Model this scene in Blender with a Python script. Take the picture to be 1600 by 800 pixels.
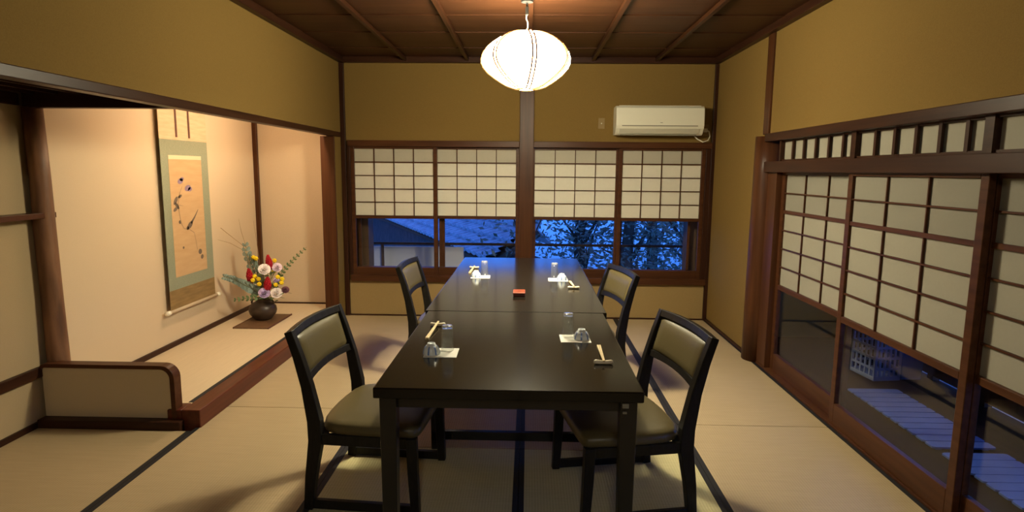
import bpy, bmesh, math, random
from mathutils import Vector, Matrix, Euler
rnd = random.Random(7)
S = bpy.context.scene
COL = S.collection
for o in list(bpy.data.objects):
    bpy.data.objects.remove(o)
PI = math.pi

# ------------------------------------------------------------------ camera
def make_camera():
    f, yaw, pitch, roll = 955.77, math.radians(-1.4916), math.radians(7.9275), math.radians(.4887)
    cy, sy, cp, sp = math.cos(yaw), math.sin(yaw), math.cos(pitch), math.sin(pitch)
    fwd = Vector((sy*cp, cy*cp, -sp)); right = Vector((cy, -sy, 0)); up = right.cross(fwd)
    r2 = math.cos(roll)*right + math.sin(roll)*up
    u2 = -math.sin(roll)*right + math.cos(roll)*up
    m = Matrix((r2, u2, -fwd)).transposed().to_4x4(); m.translation = (0, 0, 1.45)
    cam = bpy.data.cameras.new('camera'); cam.sensor_width = 36; cam.sensor_fit = 'HORIZONTAL'
    cam.lens = f/1600*36; cam.clip_start = .02; cam.clip_end = 300
    o = bpy.data.objects.new('camera', cam); COL.objects.link(o); o.matrix_world = m
    S.camera = o
make_camera()

# ------------------------------------------------------------------ light levels
SKY_LOW = (.13, .60, 2.60); SKY_HIGH = (.09, .27, 1.25); SKY_STRENGTH = 1.0
LAMP_COLOR = (1.0, .90, .62); LAMP_STRENGTH = 90.0; LAMP_DOWN = 31.0
REAR_COLOR = (1.0, .94, .78); REAR_STRENGTH = 17.0
ALCOVE_COLOR = (1.0, .72, .45); ALCOVE_STRENGTH = 125.0
S.view_settings.view_transform = 'Standard'
S.view_settings.look = 'None'
S.view_settings.gamma = 1.0
S.view_settings.exposure = 0.0
S.view_settings.use_curve_mapping = False

w = bpy.data.worlds.new('dusk_sky'); S.world = w; w.use_nodes = True
nt = w.node_tree; bg = nt.nodes['Background']
tc = nt.nodes.new('ShaderNodeTexCoord'); sx = nt.nodes.new('ShaderNodeSeparateXYZ')
cr = nt.nodes.new('ShaderNodeValToRGB')
nt.links.new(tc.outputs['Generated'], sx.inputs[0]); nt.links.new(sx.outputs['Z'], cr.inputs[0])
cr.color_ramp.elements[0].position = 0.0; cr.color_ramp.elements[0].color = SKY_LOW + (1,)
cr.color_ramp.elements[1].position = .7; cr.color_ramp.elements[1].color = SKY_HIGH + (1,)
nt.links.new(cr.outputs[0], bg.inputs['Color']); bg.inputs['Strength'].default_value = SKY_STRENGTH

# ------------------------------------------------------------------ materials
def principled(name, color, rough=.5, spec=.5, metal=0, coat=0, noise=None, stretch=(1, 1, 1), bump=0, emit=None, trans=0, ior=1.45, sheen=0):
    """noise = (second colour, scale, detail)"""
    m = bpy.data.materials.new(name); m.use_nodes = True
    n = m.node_tree.nodes; l = m.node_tree.links; b = n['Principled BSDF']
    b.inputs['Base Color'].default_value = (*color, 1); b.inputs['Roughness'].default_value = rough
    b.inputs['Specular IOR Level'].default_value = spec; b.inputs['Metallic'].default_value = metal
    b.inputs['Coat Weight'].default_value = coat; b.inputs['Coat Roughness'].default_value = .08
    b.inputs['IOR'].default_value = ior; b.inputs['Transmission Weight'].default_value = trans
    if emit:
        b.inputs['Emission Color'].default_value = (*emit[0], 1); b.inputs['Emission Strength'].default_value = emit[1]
    if noise:
        t = n.new('ShaderNodeTexCoord'); mp = n.new('ShaderNodeMapping'); mp.inputs['Scale'].default_value = stretch
        nz = n.new('ShaderNodeTexNoise'); nz.inputs['Scale'].default_value = noise[1]; nz.inputs['Detail'].default_value = noise[2]
        r = n.new('ShaderNodeValToRGB')
        r.color_ramp.elements[0].position = .32; r.color_ramp.elements[1].position = .68
        r.color_ramp.elements[0].color = (*color, 1); r.color_ramp.elements[1].color = (*noise[0], 1)
        l.new(t.outputs['Object'], mp.inputs[0]); l.new(mp.outputs[0], nz.inputs[0]); l.new(nz.outputs[0], r.inputs[0])
        l.new(r.outputs[0], b.inputs['Base Color'])
        if bump:
            bp = n.new('ShaderNodeBump'); bp.inputs['Strength'].default_value = bump; bp.inputs['Distance'].default_value = .004
            l.new(nz.outputs[0], bp.inputs['Height']); l.new(bp.outputs[0], b.inputs['Normal'])
    return m

def wood(name, c1, c2, axis, rough=.4, coat=0, spec=.2):
    st = [14, 14, 14]; st['xyz'.index(axis)] = .8
    return principled(name, c1, rough, spec, coat=coat, noise=(c2, 2.2, 6), stretch=st, bump=.05)

def tatami_mat(name, c1, c2, axis):
    m = bpy.data.materials.new(name); m.use_nodes = True
    n = m.node_tree.nodes; l = m.node_tree.links; b = n['Principled BSDF']
    b.inputs['Roughness'].default_value = .5; b.inputs['Specular IOR Level'].default_value = .4
    t = n.new('ShaderNodeTexCoord')
    wv = n.new('ShaderNodeTexWave'); wv.wave_type = 'BANDS'; wv.bands_direction = axis
    wv.inputs['Scale'].default_value = 24; wv.inputs['Distortion'].default_value = .3
    mp = n.new('ShaderNodeMapping'); mp.inputs['Scale'].default_value = (3, 90, 3) if axis == 'X' else (90, 3, 3)
    nz = n.new('ShaderNodeTexNoise'); nz.inputs['Scale'].default_value = 2; nz.inputs['Detail'].default_value = 4
    mx = n.new('ShaderNodeMath'); mx.operation = 'MULTIPLY_ADD'; mx.inputs[1].default_value = .35
    r = n.new('ShaderNodeValToRGB'); r.color_ramp.elements[0].color = (*c1, 1); r.color_ramp.elements[1].color = (*c2, 1)
    r.color_ramp.elements[0].position = .25; r.color_ramp.elements[1].position = .9
    l.new(t.outputs['Object'], wv.inputs[0]); l.new(t.outputs['Object'], mp.inputs[0]); l.new(mp.outputs[0], nz.inputs[0])
    l.new(wv.outputs['Fac'], mx.inputs[0]); l.new(nz.outputs[0], mx.inputs[2]); l.new(mx.outputs[0], r.inputs[0])
    l.new(r.outputs[0], b.inputs['Base Color'])
    bp = n.new('ShaderNodeBump'); bp.inputs['Strength'].default_value = .25; bp.inputs['Distance'].default_value = .002
    l.new(wv.outputs['Fac'], bp.inputs['Height']); l.new(bp.outputs[0], b.inputs['Normal'])
    return m

def glass_pane(name, tint=(1, 1, 1), haze=0):
    m = bpy.data.materials.new(name); m.use_nodes = True
    n = m.node_tree.nodes; l = m.node_tree.links; n.remove(n['Principled BSDF'])
    out = n['Material Output']; tr = n.new('ShaderNodeBsdfTransparent'); tr.inputs[0].default_value = (*tint, 1)
    gl = n.new('ShaderNodeBsdfGlossy'); gl.inputs['Roughness'].default_value = .01
    fr = n.new('ShaderNodeFresnel'); ge = n.new('ShaderNodeNewGeometry'); mr = n.new('ShaderNodeMapRange')
    mr.inputs[3].default_value = 1.32; mr.inputs[4].default_value = 1/1.32   # the exit face of a thin pane behaves like its entry face
    l.new(ge.outputs['Backfacing'], mr.inputs[0]); l.new(mr.outputs[0], fr.inputs[0])
    mx = n.new('ShaderNodeMixShader'); l.new(fr.outputs[0], mx.inputs[0]); l.new(tr.outputs[0], mx.inputs[1]); l.new(gl.outputs[0], mx.inputs[2])
    last = mx
    if haze:
        df = n.new('ShaderNodeBsdfDiffuse'); df.inputs[0].default_value = (.8, .8, .78, 1)
        last = n.new('ShaderNodeMixShader'); last.inputs[0].default_value = haze
        l.new(mx.outputs[0], last.inputs[1]); l.new(df.outputs[0], last.inputs[2])
    l.new(last.outputs[0], out.inputs[0]); return m

def paper(name, color, transl):
    m = bpy.data.materials.new(name); m.use_nodes = True
    n = m.node_tree.nodes; l = m.node_tree.links; n.remove(n['Principled BSDF'])
    out = n['Material Output']; d = n.new('ShaderNodeBsdfDiffuse'); d.inputs[0].default_value = (*color, 1)
    t = n.new('ShaderNodeBsdfTranslucent'); t.inputs[0].default_value = (*color, 1)
    nz = n.new('ShaderNodeTexNoise'); nz.inputs['Scale'].default_value = 60; nz.inputs['Detail'].default_value = 5
    tcn = n.new('ShaderNodeTexCoord'); l.new(tcn.outputs['Object'], nz.inputs[0])
    r = n.new('ShaderNodeValToRGB'); r.color_ramp.elements[0].color = (*[c*.93 for c in color], 1); r.color_ramp.elements[1].color = (*color, 1)
    l.new(nz.outputs[0], r.inputs[0]); l.new(r.outputs[0], d.inputs[0])
    mx = n.new('ShaderNodeMixShader'); mx.inputs[0].default_value = transl
    l.new(d.outputs[0], mx.inputs[1]); l.new(t.outputs[0], mx.inputs[2]); l.new(mx.outputs[0], out.inputs[0]); return m

M = {}
M['plaster'] = principled('ochre_plaster', (.190, .118, .034), .9, .1, noise=((.215, .134, .040), 220, 3), bump=.12)
M['plaster_alcove'] = principled('beige_plaster', (.58, .455, .31), .9, .1, noise=((.61, .48, .33), 220, 3), bump=.1)
M['plaster_lower'] = principled('pale_ochre_plaster', (.30, .205, .085), .9, .1, noise=((.33, .225, .095), 220, 3), bump=.12)
M['plaster_nook'] = principled('buff_plaster', (.38, .285, .165), .9, .1, noise=((.41, .31, .18), 220, 3), bump=.1)
M['plaster_partition'] = principled('pale_partition_plaster', (.52, .43, .28), .9, .1, noise=((.55, .455, .30), 220, 3), bump=.1)
M['dark_wood_x'] = wood('dark_wood_x', (.026, .009, .005), (.046, .017, .008), 'x', .38)
M['dark_wood_y'] = wood('dark_wood_y', (.026, .009, .005), (.046, .017, .008), 'y', .38)
M['dark_wood_z'] = wood('dark_wood_z', (.026, .009, .005), (.046, .017, .008), 'z', .38)
M['brown_wood_x'] = wood('brown_wood_x', (.052, .018, .007), (.085, .031, .012), 'x', .38)
M['brown_wood_y'] = wood('brown_wood_y', (.052, .018, .007), (.085, .031, .012), 'y', .38)
M['brown_wood_z'] = wood('brown_wood_z', (.052, .018, .007), (.085, .031, .012), 'z', .38)
M['ceiling_wood'] = wood('ceiling_wood', (.034, .012, .005), (.060, .023, .009), 'x', .42)
M['ceiling_batten'] = wood('ceiling_batten', (.026, .009, .004), (.044, .016, .006), 'y', .4)
M['lacquer_red'] = wood('red_lacquered_wood', (.070, .014, .006), (.105, .024, .010), 'y', .3, coat=.15)
M['log'] = principled('log_bark', (.10, .045, .022), .5, .4, noise=((.25, .12, .06), 3, 5), stretch=(5, 5, .9), bump=.3)
M['tatami'] = tatami_mat('tatami_weave', (.345, .255, .140), (.43, .32, .185), 'X')
M['tatami_green'] = tatami_mat('greener_tatami_weave', (.42, .37, .185), (.52, .455, .24), 'X')
M['tatami_alcove'] = tatami_mat('alcove_tatami_weave', (.55, .43, .28), (.64, .51, .34), 'Y')
M['heri'] = principled('tatami_border_cloth', (.012, .011, .012), .6, .3, noise=((.02, .018, .019), 300, 2))
M['black_lacquer'] = principled('black_lacquer', (.008, .007, .006), .27, .5, noise=((.012, .010, .008), 30, 3), coat=.15)
M['table_top'] = principled('table_lacquer', (.006, .0045, .003), .16, .38, noise=((.010, .008, .005), 14, 4), stretch=(6, 1, 1))
M['chair_wood'] = principled('chair_black_wood', (.008, .007, .006), .38, .25, noise=((.014, .012, .010), 20, 4), stretch=(4, 4, 1))
M['vinyl'] = principled('olive_brown_vinyl', (.085, .066, .027), .40, .45, noise=((.098, .076, .032), 240, 3), bump=.08)
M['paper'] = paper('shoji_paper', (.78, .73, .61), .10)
M['paper_upper'] = paper('darker_shoji_paper', (.50, .46, .37), .10)  # darker paper tone for the upper window row
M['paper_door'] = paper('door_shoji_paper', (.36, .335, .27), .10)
M['paper_door_upper'] = paper('darker_door_shoji_paper', (.29, .27, .22), .10)  # darker paper tone for the upper door rows
M['glass'] = glass_pane('window_glass')
M['plate'] = principled('beige_cover_plate', (.26, .175, .07), .5, .3)
M['ac'] = principled('air_conditioner_plastic', (.74, .71, .58), .4, .4)
M['ac_dark'] = principled('air_conditioner_shadow_gap', (.22, .20, .15), .6, .3)
M['ac_grey'] = principled('air_conditioner_louver', (.60, .57, .46), .45, .4)
M['logo'] = principled('grey_emblem', (.25, .23, .2), .5)
M['cord_white'] = principled('white_cord', (.7, .66, .52), .5)
M['cord_black'] = principled('black_cord', (.02, .018, .015), .5)
M['lamp_paper'] = principled('lantern_paper', (.9, .86, .75), .8, .1, emit=(LAMP_COLOR, LAMP_STRENGTH))
M['rear_lamp'] = principled('ceiling_light_shade', (.9, .88, .8), .6, .1, emit=(REAR_COLOR, REAR_STRENGTH*8))
M['lamp_rib'] = principled('lantern_rib', (.26, .12, .035), .6)
M['tube'] = principled('alcove_tube', (.9, .88, .8), .5, .1, emit=(ALCOVE_COLOR, ALCOVE_STRENGTH))
M['white_metal'] = principled('white_metal', (.6, .58, .52), .4)
M['napkin'] = principled('white_paper_napkin', (.80, .78, .72), .85, .1)
M['drink_glass'] = glass_pane('drinking_glass', (.93, .94, .93), haze=.045)
M['glass_base'] = glass_pane('thick_glass_base', (.9, .9, .88), haze=.22)
M['porcelain'] = principled('white_porcelain', (.80, .84, .85), .2, .5)
M['porcelain_blue'] = principled('blue_glaze', (.16, .26, .58), .2, .5)
M['bamboo'] = principled('pale_bamboo', (.70, .54, .30), .55, .3, noise=((.76, .60, .36), 30, 3), stretch=(8, 1, 8))
M['rest'] = principled('chopstick_rest_glaze', (.86, .76, .58), .3, .5, noise=((.74, .60, .40), 40, 3))
M['red_box'] = principled('red_lacquer', (.20, .034, .012), .35, .4, noise=((.25, .05, .018), 30, 2))
M['red_dark'] = principled('dark_red_lacquer', (.12, .02, .01), .3, .5)
M['scroll_paper'] = principled('scroll_painting_silk', (.48, .31, .16), .85, .1, noise=((.53, .35, .19), 5, 4), stretch=(1, 1, 6))
M['scroll_green'] = principled('scroll_green_brocade', (.22, .24, .165), .85, .1, noise=((.28, .29, .205), 60, 3), stretch=(1, 1, 4))
M['scroll_top'] = principled('scroll_top_silk', (.66, .48, .31), .85, .1, noise=((.58, .40, .25), 6, 4), stretch=(1, 1, 8))
M['scroll_low'] = principled('scroll_bottom_silk', (.28, .18, .075), .85, .1, noise=((.20, .13, .055), 6, 4), stretch=(1, 1, 8))
M['scroll_strip'] = principled('scroll_pale_strip', (.68, .52, .34), .85, .1)
M['ribbon'] = principled('scroll_brown_ribbon', (.10, .035, .018), .7)
M['scroll_rod'] = principled('scroll_rod', (.52, .40, .26), .5)
M['ivory'] = principled('ivory_knob', (.85, .80, .66), .35)
M['ink'] = principled('ink_wash', (.16, .12, .09), .9, .05)
M['ink_soft'] = principled('ink_soft_wash', (.34, .23, .14), .9, .05)
M['ink_purple'] = principled('ink_purple_wash', (.27, .19, .26), .9, .05)
M['bronze'] = principled('dark_bronze', (.035, .022, .015), .38, .5, noise=((.07, .042, .026), 18, 4), bump=.2)
M['vase_mat'] = principled('woven_brown_mat', (.10, .05, .022), .6, .3, noise=((.16, .085, .04), 40, 2), stretch=(1, 8, 1))
M['p_white'] = principled('white_petal', (.86, .78, .76), .7, .2)
M['p_lilac'] = principled('lilac_petal', (.56, .44, .68), .7, .2)
M['p_pink'] = principled('pale_pink_petal', (.78, .62, .72), .7, .2)
M['p_red'] = principled('crimson_plume', (.28, .008, .014), .8, .2, noise=((.42, .02, .03), 60, 3))
M['p_yellow'] = principled('yellow_blossom', (.85, .62, .02), .7, .2)
M['p_brown'] = principled('plum_petal', (.17, .07, .09), .7, .2)
M['eucalyptus'] = principled('silver_green_leaf', (.20, .28, .24), .6, .3, noise=((.28, .36, .32), 12, 3))
M['leaf'] = principled('green_leaf', (.10, .15, .06), .6, .3)
M['stem'] = principled('green_stem', (.14, .15, .06), .6)
M['twig'] = principled('dry_twig', (.30, .19, .09), .8)
M['engawa'] = wood('veranda_floor_wood', (.014, .008, .005), (.024, .014, .008), 'y', .8, spec=.04)
M['duckboard'] = principled('sky_tinted_slats', (.050, .085, .22), .5, .3, noise=((.075, .115, .28), 6, 3))  # pale boards with the blue of the sky light mixed into the colour
M['outer_wood'] = wood('outer_wood', (.06, .035, .02), (.10, .058, .034), 'z', .6)
M['pale_plaster'] = principled('outer_pale_wall', (.42, .42, .42), .9, .1, noise=((.48, .48, .48), 20, 3))
M['house_wall'] = principled('dark_house_wall', (.055, .055, .055), .9, .1, noise=((.085, .082, .08), 6, 4))  # dark grey tone over the whole house wall
M['crate_dusk_white'] = principled('dusk_tinted_white_plastic', (.22, .26, .40), .4)  # white plastic, darkened and blued: dusk light is put into the colour
M['crate_blue'] = principled('blue_plastic', (.04, .12, .30), .4)
M['roof_tile'] = principled('grey_roof_tile', (.34, .34, .36), .25, .6, noise=((.55, .55, .57), 8, 4))
M['rail_wood'] = wood('railing_wood', (.05, .03, .02), (.08, .048, .03), 'x', .6)
M['panel'] = principled('frosted_panel', (.55, .55, .55), .6, .3)
M['bark'] = principled('tree_bark', (.05, .04, .03), .9, .1, noise=((.09, .07, .05), 8, 4))
M['foliage'] = principled('tree_leaf', (.09, .12, .08), .35, .5, noise=((.20, .24, .15), 3, 3))
M['water'] = principled('river_water', (.02, .04, .05), .08, .6, noise=((.03, .05, .06), .7, 3), bump=.4)
M['earth'] = principled('garden_earth', (.10, .09, .07), .9, .1, noise=((.15, .13, .10), 3, 4))
M['gravel'] = principled('pale_gravel', (.22, .22, .21), .9, .1, noise=((.34, .33, .31), 40, 3))

# ------------------------------------------------------------------ mesh builder
class MB:
    def __init__(s): s.bm = bmesh.new()
    def box(s, x0, x1, y0, y1, z0, z1):
        v = [s.bm.verts.new((x, y, z)) for z in (z0, z1) for x, y in ((x0, y0), (x1, y0), (x1, y1), (x0, y1))]
        for f in ((3, 2, 1, 0), (4, 5, 6, 7), (0, 1, 5, 4), (1, 2, 6, 5), (2, 3, 7, 6), (3, 0, 4, 7)):
            s.bm.faces.new([v[i] for i in f])
        return s
    def rings(s, rings, caps=True, closed=True):
        R = [[s.bm.verts.new(p) for p in r] for r in rings]
        n = len(R[0])
        for a, b in zip(R, R[1:]):
            for i in range(n if closed else n-1):
                j = (i+1) % n
                s.bm.faces.new((a[i], a[j], b[j], b[i]))
        if caps and closed:
            s.bm.faces.new(R[0][::-1]); s.bm.faces.new(R[-1])
        return s
    def lathe(s, prof, c=(0, 0, 0), n=24, caps=False, sx=1, sy=1):
        s.rings([[(c[0]+r*sx*math.cos(2*PI*i/n), c[1]+r*sy*math.sin(2*PI*i/n), c[2]+z) for i in range(n)] for r, z in prof], caps)
        return s
    def tube(s, pts, r, n=8, caps=True):
        pts = [Vector(p) for p in pts]; rr = r if isinstance(r, (list, tuple)) else [r]*len(pts)
        rings = []; ref = None
        for i, p in enumerate(pts):
            t = (pts[min(i+1, len(pts)-1)] - pts[max(i-1, 0)]).normalized()
            if ref is None: ref = t.orthogonal().normalized()
            ref = (ref - t*ref.dot(t)).normalized(); b = t.cross(ref)
            rings.append([p + rr[i]*(math.cos(2*PI*k/n)*ref + math.sin(2*PI*k/n)*b) for k in range(n)])
        return s.rings(rings, caps)
    def sweep(s, pts, hw, hd, side):
        """rectangular bar along pts; hw half-width along `side`, hd half-depth across; lists allowed"""
        pts = [Vector(p) for p in pts]; side = Vector(side).normalized(); rings = []
        for i, p in enumerate(pts):
            t = (pts[min(i+1, len(pts)-1)] - pts[max(i-1, 0)]).normalized()
            b = t.cross(side).normalized()
            a = hw[i] if isinstance(hw, (list, tuple)) else hw; d = hd[i] if isinstance(hd, (list, tuple)) else hd
            rings.append([p+side*a+b*d, p-side*a+b*d, p-side*a-b*d, p+side*a-b*d])
        return s.rings(rings)
    def prism(s, poly, axis, a, b):
        """poly of 2D points extruded along axis from a to b"""
        def P(u, v, t): return {'x': (t, u, v), 'y': (u, t, v), 'z': (u, v, t)}[axis]
        return s.rings([[P(u, v, a) for u, v in poly], [P(u, v, b) for u, v in poly]])
    def ball(s, c, r, sub=2, sc=(1, 1, 1), jit=0):
        ret = bmesh.ops.create_icosphere(s.bm, subdivisions=sub, radius=1)
        for v in ret['verts']:
            k = r*(1+jit*(rnd.random()-.5))
            v.co = Vector((c[0]+v.co.x*k*sc[0], c[1]+v.co.y*k*sc[1], c[2]+v.co.z*k*sc[2]))
        return s
    def quad(s, a, b, c, d):
        s.bm.faces.new([s.bm.verts.new(p) for p in (a, b, c, d)]); return s
    def face(s, pts):
        s.bm.faces.new([s.bm.verts.new(p) for p in pts]); return s
    def build(s, name, mat, parent=None, bevel=0, smooth=False, seg=2, world=False, solid=0, loc=None, sub=0):
        bmesh.ops.recalc_face_normals(s.bm, faces=s.bm.faces)
        me = bpy.data.meshes.new(name)
        if world and parent is not None:
            off = Vector(parent.location)
            if parent.parent is not None: off = off + Vector(parent.parent.location)
            for v in s.bm.verts: v.co -= off
        if loc is not None:
            for v in s.bm.verts: v.co -= Vector(loc)
        s.bm.to_mesh(me); s.bm.free()
        o = bpy.data.objects.new(name, me); COL.objects.link(o)
        if loc is not None: o.location = loc
        me.materials.append(M[mat] if isinstance(mat, str) else mat)
        if smooth:
            for p in me.polygons: p.use_smooth = True
        if solid:
            k = o.modifiers.new('solid', 'SOLIDIFY'); k.thickness = solid; k.offset = 0
        if bevel:
            k = o.modifiers.new('bevel', 'BEVEL'); k.width = bevel; k.segments = seg; k.limit_method = 'ANGLE'; k.angle_limit = math.radians(40)
        if sub:
            k = o.modifiers.new('sub', 'SUBSURF'); k.levels = sub; k.render_levels = sub
        if parent is not None: o.parent = parent
        return o

def thing(name, label, cat, loc=(0, 0, 0), rz=0, group=None):
    o = bpy.data.objects.new(name, None); COL.objects.link(o); o.empty_display_size = .05
    o.location = loc; o.rotation_euler = (0, 0, rz); o['label'] = label; o['category'] = cat
    if group: o['group'] = group
    return o
def tag(o, label, cat, group=None, kind=None):
    o['label'] = label; o['category'] = cat
    if group: o['group'] = group
    if kind: o['kind'] = kind
    return o
def struct(o, label=None, cat=None):
    o['kind'] = 'structure'
    if label: o['label'] = label
    if cat: o['category'] = cat
    return o
def bx(*a): return MB().box(*a)
def copy_thing(src, loc, rz, label, group=None):
    r = src.copy(); COL.objects.link(r); r.location = loc; r.rotation_euler = (0, 0, rz); r['label'] = label
    if group: r['group'] = group
    for ch in list(src.children):
        c = ch.copy(); COL.objects.link(c); c.parent = r
        for g in list(ch.children):
            d = g.copy(); COL.objects.link(d); d.parent = c
    return r

# ------------------------------------------------------------------ room shell
XL, XR, YB, YF, HP, HC = -1.82, 1.77, 5.98, -2.0, 2.454, 2.51
XA = -2.70        # back of the alcove
struct(bx(-2.95, 1.78, YF-.1, 6.15, -.12, -.055).build('floor', 'dark_wood_y'), 'wooden subfloor under the tatami mats', 'floor')

# ceiling: boards across the room, each lapping the next, with battens along it
mb = MB(); y = 6.05; k = 0
while y > YF-.05:
    d = .53 if k != 1 else .60
    mb.prism([(y, HC+.000), (y-d-.015, HC-.006), (y-d-.015, HC+.02), (y, HC+.03)], 'x', XL-.08, XR+.08)
    y -= d; k += 1
ceil = struct(mb.build('ceiling', 'ceiling_wood'), 'dark brown boarded ceiling', 'ceiling')
for x in (-1.18, -.59, 0.0, .59, 1.18):
    bx(x-.016, x+.016, YF, YB, HC-.040, HC-.010).build('batten', 'ceiling_batten', ceil, bevel=.003)
bx(XL-.1, XR+.1, YF-.1, 6.15, HC+.02, HC+.06).build('upper_boarding', 'ceiling_wood', ceil)

def wall(name, boxes, mat, label):
    m = MB()
    for b in boxes: m.box(*b)
    return struct(m.build(name, mat), label, 'wall')
CX0, CX1 = -.092, .045     # centre post
wall('wall_back', [(XL-.1, CX0, YB, YB+.1, 1.70, 2.51), (CX1, XR+.1, YB, YB+.1, 1.70, 2.51),
                   (XL-.1, -1.76, YB, YB+.1, .36, 1.70), (1.745, XR+.1, YB, YB+.1, .36, 1.70)], 'plaster', 'ochre plaster wall above the far windows')
wall('wall_back_lower', [(XL-.1, CX0, YB, YB+.1, -.05, .36), (CX1, XR+.1, YB, YB+.1, -.05, .36)], 'plaster_lower', 'pale ochre plaster wall below the far window sill')
wall('wall_left', [(XL-.08, XL, YF, 5.78, 1.79, 2.51), (XL-.08, XL, 5.78, YB, -.05, 2.51), (XL-.08, XL, YF, 1.45, -.05, 1.79)], 'plaster', 'ochre plaster wall above the alcove')
wall('wall_right', [(XR, XR+.1, 4.74, YB, -.05, 2.51), (XR, XR+.1, YF, 4.74, 1.72, 2.51)], 'plaster', 'ochre plaster wall beside and above the paper doors')
wall('wall_front', [(-2.95, XR+1.3, YF-.1, YF, -.05, 2.51)], 'plaster', 'ochre plaster wall facing the windows')
wall('wall_alcove_back', [(XA-.1, XA, 3.34, 6.15, -.05, 2.40)], 'plaster_alcove', 'beige plaster wall behind the hanging scroll')
wall('wall_alcove_end', [(XA-.1, -1.90, 6.03, 6.13, -.05, 2.40)], 'plaster_alcove', 'beige plaster end wall of the alcove')
wall('wall_nook', [(-2.85, -2.75, YF, 3.34, -.05, 2.0), (-2.85, XL-.08, 1.38, 1.45, -.05, 2.0)], 'plaster_nook', 'buff plaster wall left of the log post')
struct(bx(-2.85, -1.90, 3.30, 6.15, 2.36, 2.42).build('ceiling_alcove', 'dark_wood_y'), 'dark ceiling hidden above the alcove', 'ceiling')
mb = bx(-2.85, -1.90, 1.38, 3.34, 1.86, 1.90)
for i in range(7): mb.box(-2.80+i*.13, -2.775+i*.13, 1.45, 3.30, 1.835, 1.86)
struct(mb.build('ceiling_nook', 'dark_wood_y'), 'low dark ribbed ceiling of the side recess', 'ceiling')

# cornice under the ceiling
tn = [0]
def trim(m, mat, label, bevel=.004, cat='trim', smooth=False):
    tn[0] += 1
    return struct(m.build('trim_%d' % tn[0], mat, bevel=bevel, smooth=smooth), label, cat)
trim(bx(XL, XR, YB-.05, YB, HP, HC), 'dark_wood_x', 'dark cornice on the far wall')
trim(bx(XL, XL+.05, YF, YB-.05, HP, HC), 'dark_wood_y', 'dark cornice on the left wall')
trim(bx(XR-.05, XR, YF, YB-.05, HP, HC), 'dark_wood_y', 'dark cornice on the right wall')
# posts
trim(bx(XL, XL+.047, YB-.03, YB, 0, HP), 'dark_wood_z', 'thin dark post in the far left corner')
trim(bx(XR-.035, XR, YB-.03, YB, 0, HP), 'dark_wood_z', 'thin dark post in the far right corner')
trim(bx(CX0, CX1, YB-.035, YB+.12, 0, HP), 'brown_wood_z', 'dark wooden post between the far windows')
mb = MB()
mb.tube([(1.815, 4.72, z) for z in (0, .5, 1.0, 1.45, 1.72)], [.118, .116, .113, .111, .110], 20)
trim(mb, 'brown_wood_z', 'stout polished log post at the right wall', 0, smooth=True)
trim(bx(1.755, 1.79, 4.625, 4.735, 1.735, HP), 'brown_wood_z', 'upper post strip on the right wall')
# alcove lintel with grooves and alcove post
mb = bx(XL-.055, XL+.012, 1.45, 5.93, 1.757, 1.803)
mb.box(XL-.11, XL-.075, 1.45, 5.8, 1.775, 1.81)
trim(mb, 'dark_wood_y', 'dark lintel beam over the alcove')
trim(bx(-1.955, -1.823, 5.76, 5.90, .0, 1.757), 'brown_wood_z', 'square reddish post at the far end of the alcove')
trim(bx(-2.72, -1.90, 3.285, 3.345, 1.765, 2.40), 'dark_wood_x', 'dark beam dividing the alcove from the side recess')
trim(bx(XA-.005, XA+.038, 5.99, 6.032, .10, 2.36), 'brown_wood_z', 'thin dark corner strip inside the alcove', .003)
trim(bx(-2.75, -2.735, 1.45, 3.29, 1.775, 1.84), 'dark_wood_y', 'dark rail at the top of the side recess wall')
mb = MB()
mb.tube([(-2.690, 3.335, -.05), (-2.693, 3.335, .4), (-2.700, 3.34, .75), (-2.703, 3.338, 1.1), (-2.698, 3.335, 1.4), (-2.702, 3.33, 1.77)],
        [.060, .056, .053, .054, .050, .049], 18)
trim(mb, 'log', 'crooked bark covered log post in front of the alcove', 0, smooth=True)
trim(bx(-2.752, -2.665, 1.45, 3.385, 1.168, 1.198), 'brown_wood_y', 'pale shelf rail ending at the log post', .002)
trim(bx(-2.752, -2.725, 1.45, 3.285, .278, .335), 'dark_wood_y', 'dark waist rail on the side recess wall', .003)
# baseboards
def base(name, m, label):
    return struct(m.build(name, 'dark_wood_y', bevel=.002), label, 'baseboard')
base('baseboard_nook', bx(-2.752, -2.735, 1.45, 3.24, -.05, .03), 'black skirting in the side recess')
base('baseboard_alcove', bx(XA-.002, XA+.016, 3.36, 6.03, .095, .135), 'dark skirting below the hanging scroll')
base('baseboard_alcove_end', bx(XA, -1.955, 6.018, 6.032, .095, .112), 'dark skirting on the alcove end wall')
base('baseboard_right', bx(XR-.018, XR+.01, 4.83, YB, -.02, .022), 'dark skirting on the right wall')
base('baseboard_back', bx(XL+.04, XR-.03, YB-.012, YB+.01, -.02, .012), 'dark skirting below the far windows')

# alcove step
struct(bx(-2.72, -1.935, 3.345, 6.04, -.05, .098).build('floor_alcove', 'tatami_alcove'), 'raised tatami floor of the alcove', 'floor')
trim(bx(-1.965, -1.937, 3.36, 5.90, .09, .1005), 'heri', 'black cloth edge of the alcove floor', 0)
mb = bx(-1.937, -1.832, 3.235, 5.78, -.03, .102).box(-2.02, -1.937, 3.235, 3.345, -.03, .102)
trim(mb, 'lacquer_red', 'red brown lacquered step beam along the alcove', .006)
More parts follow.
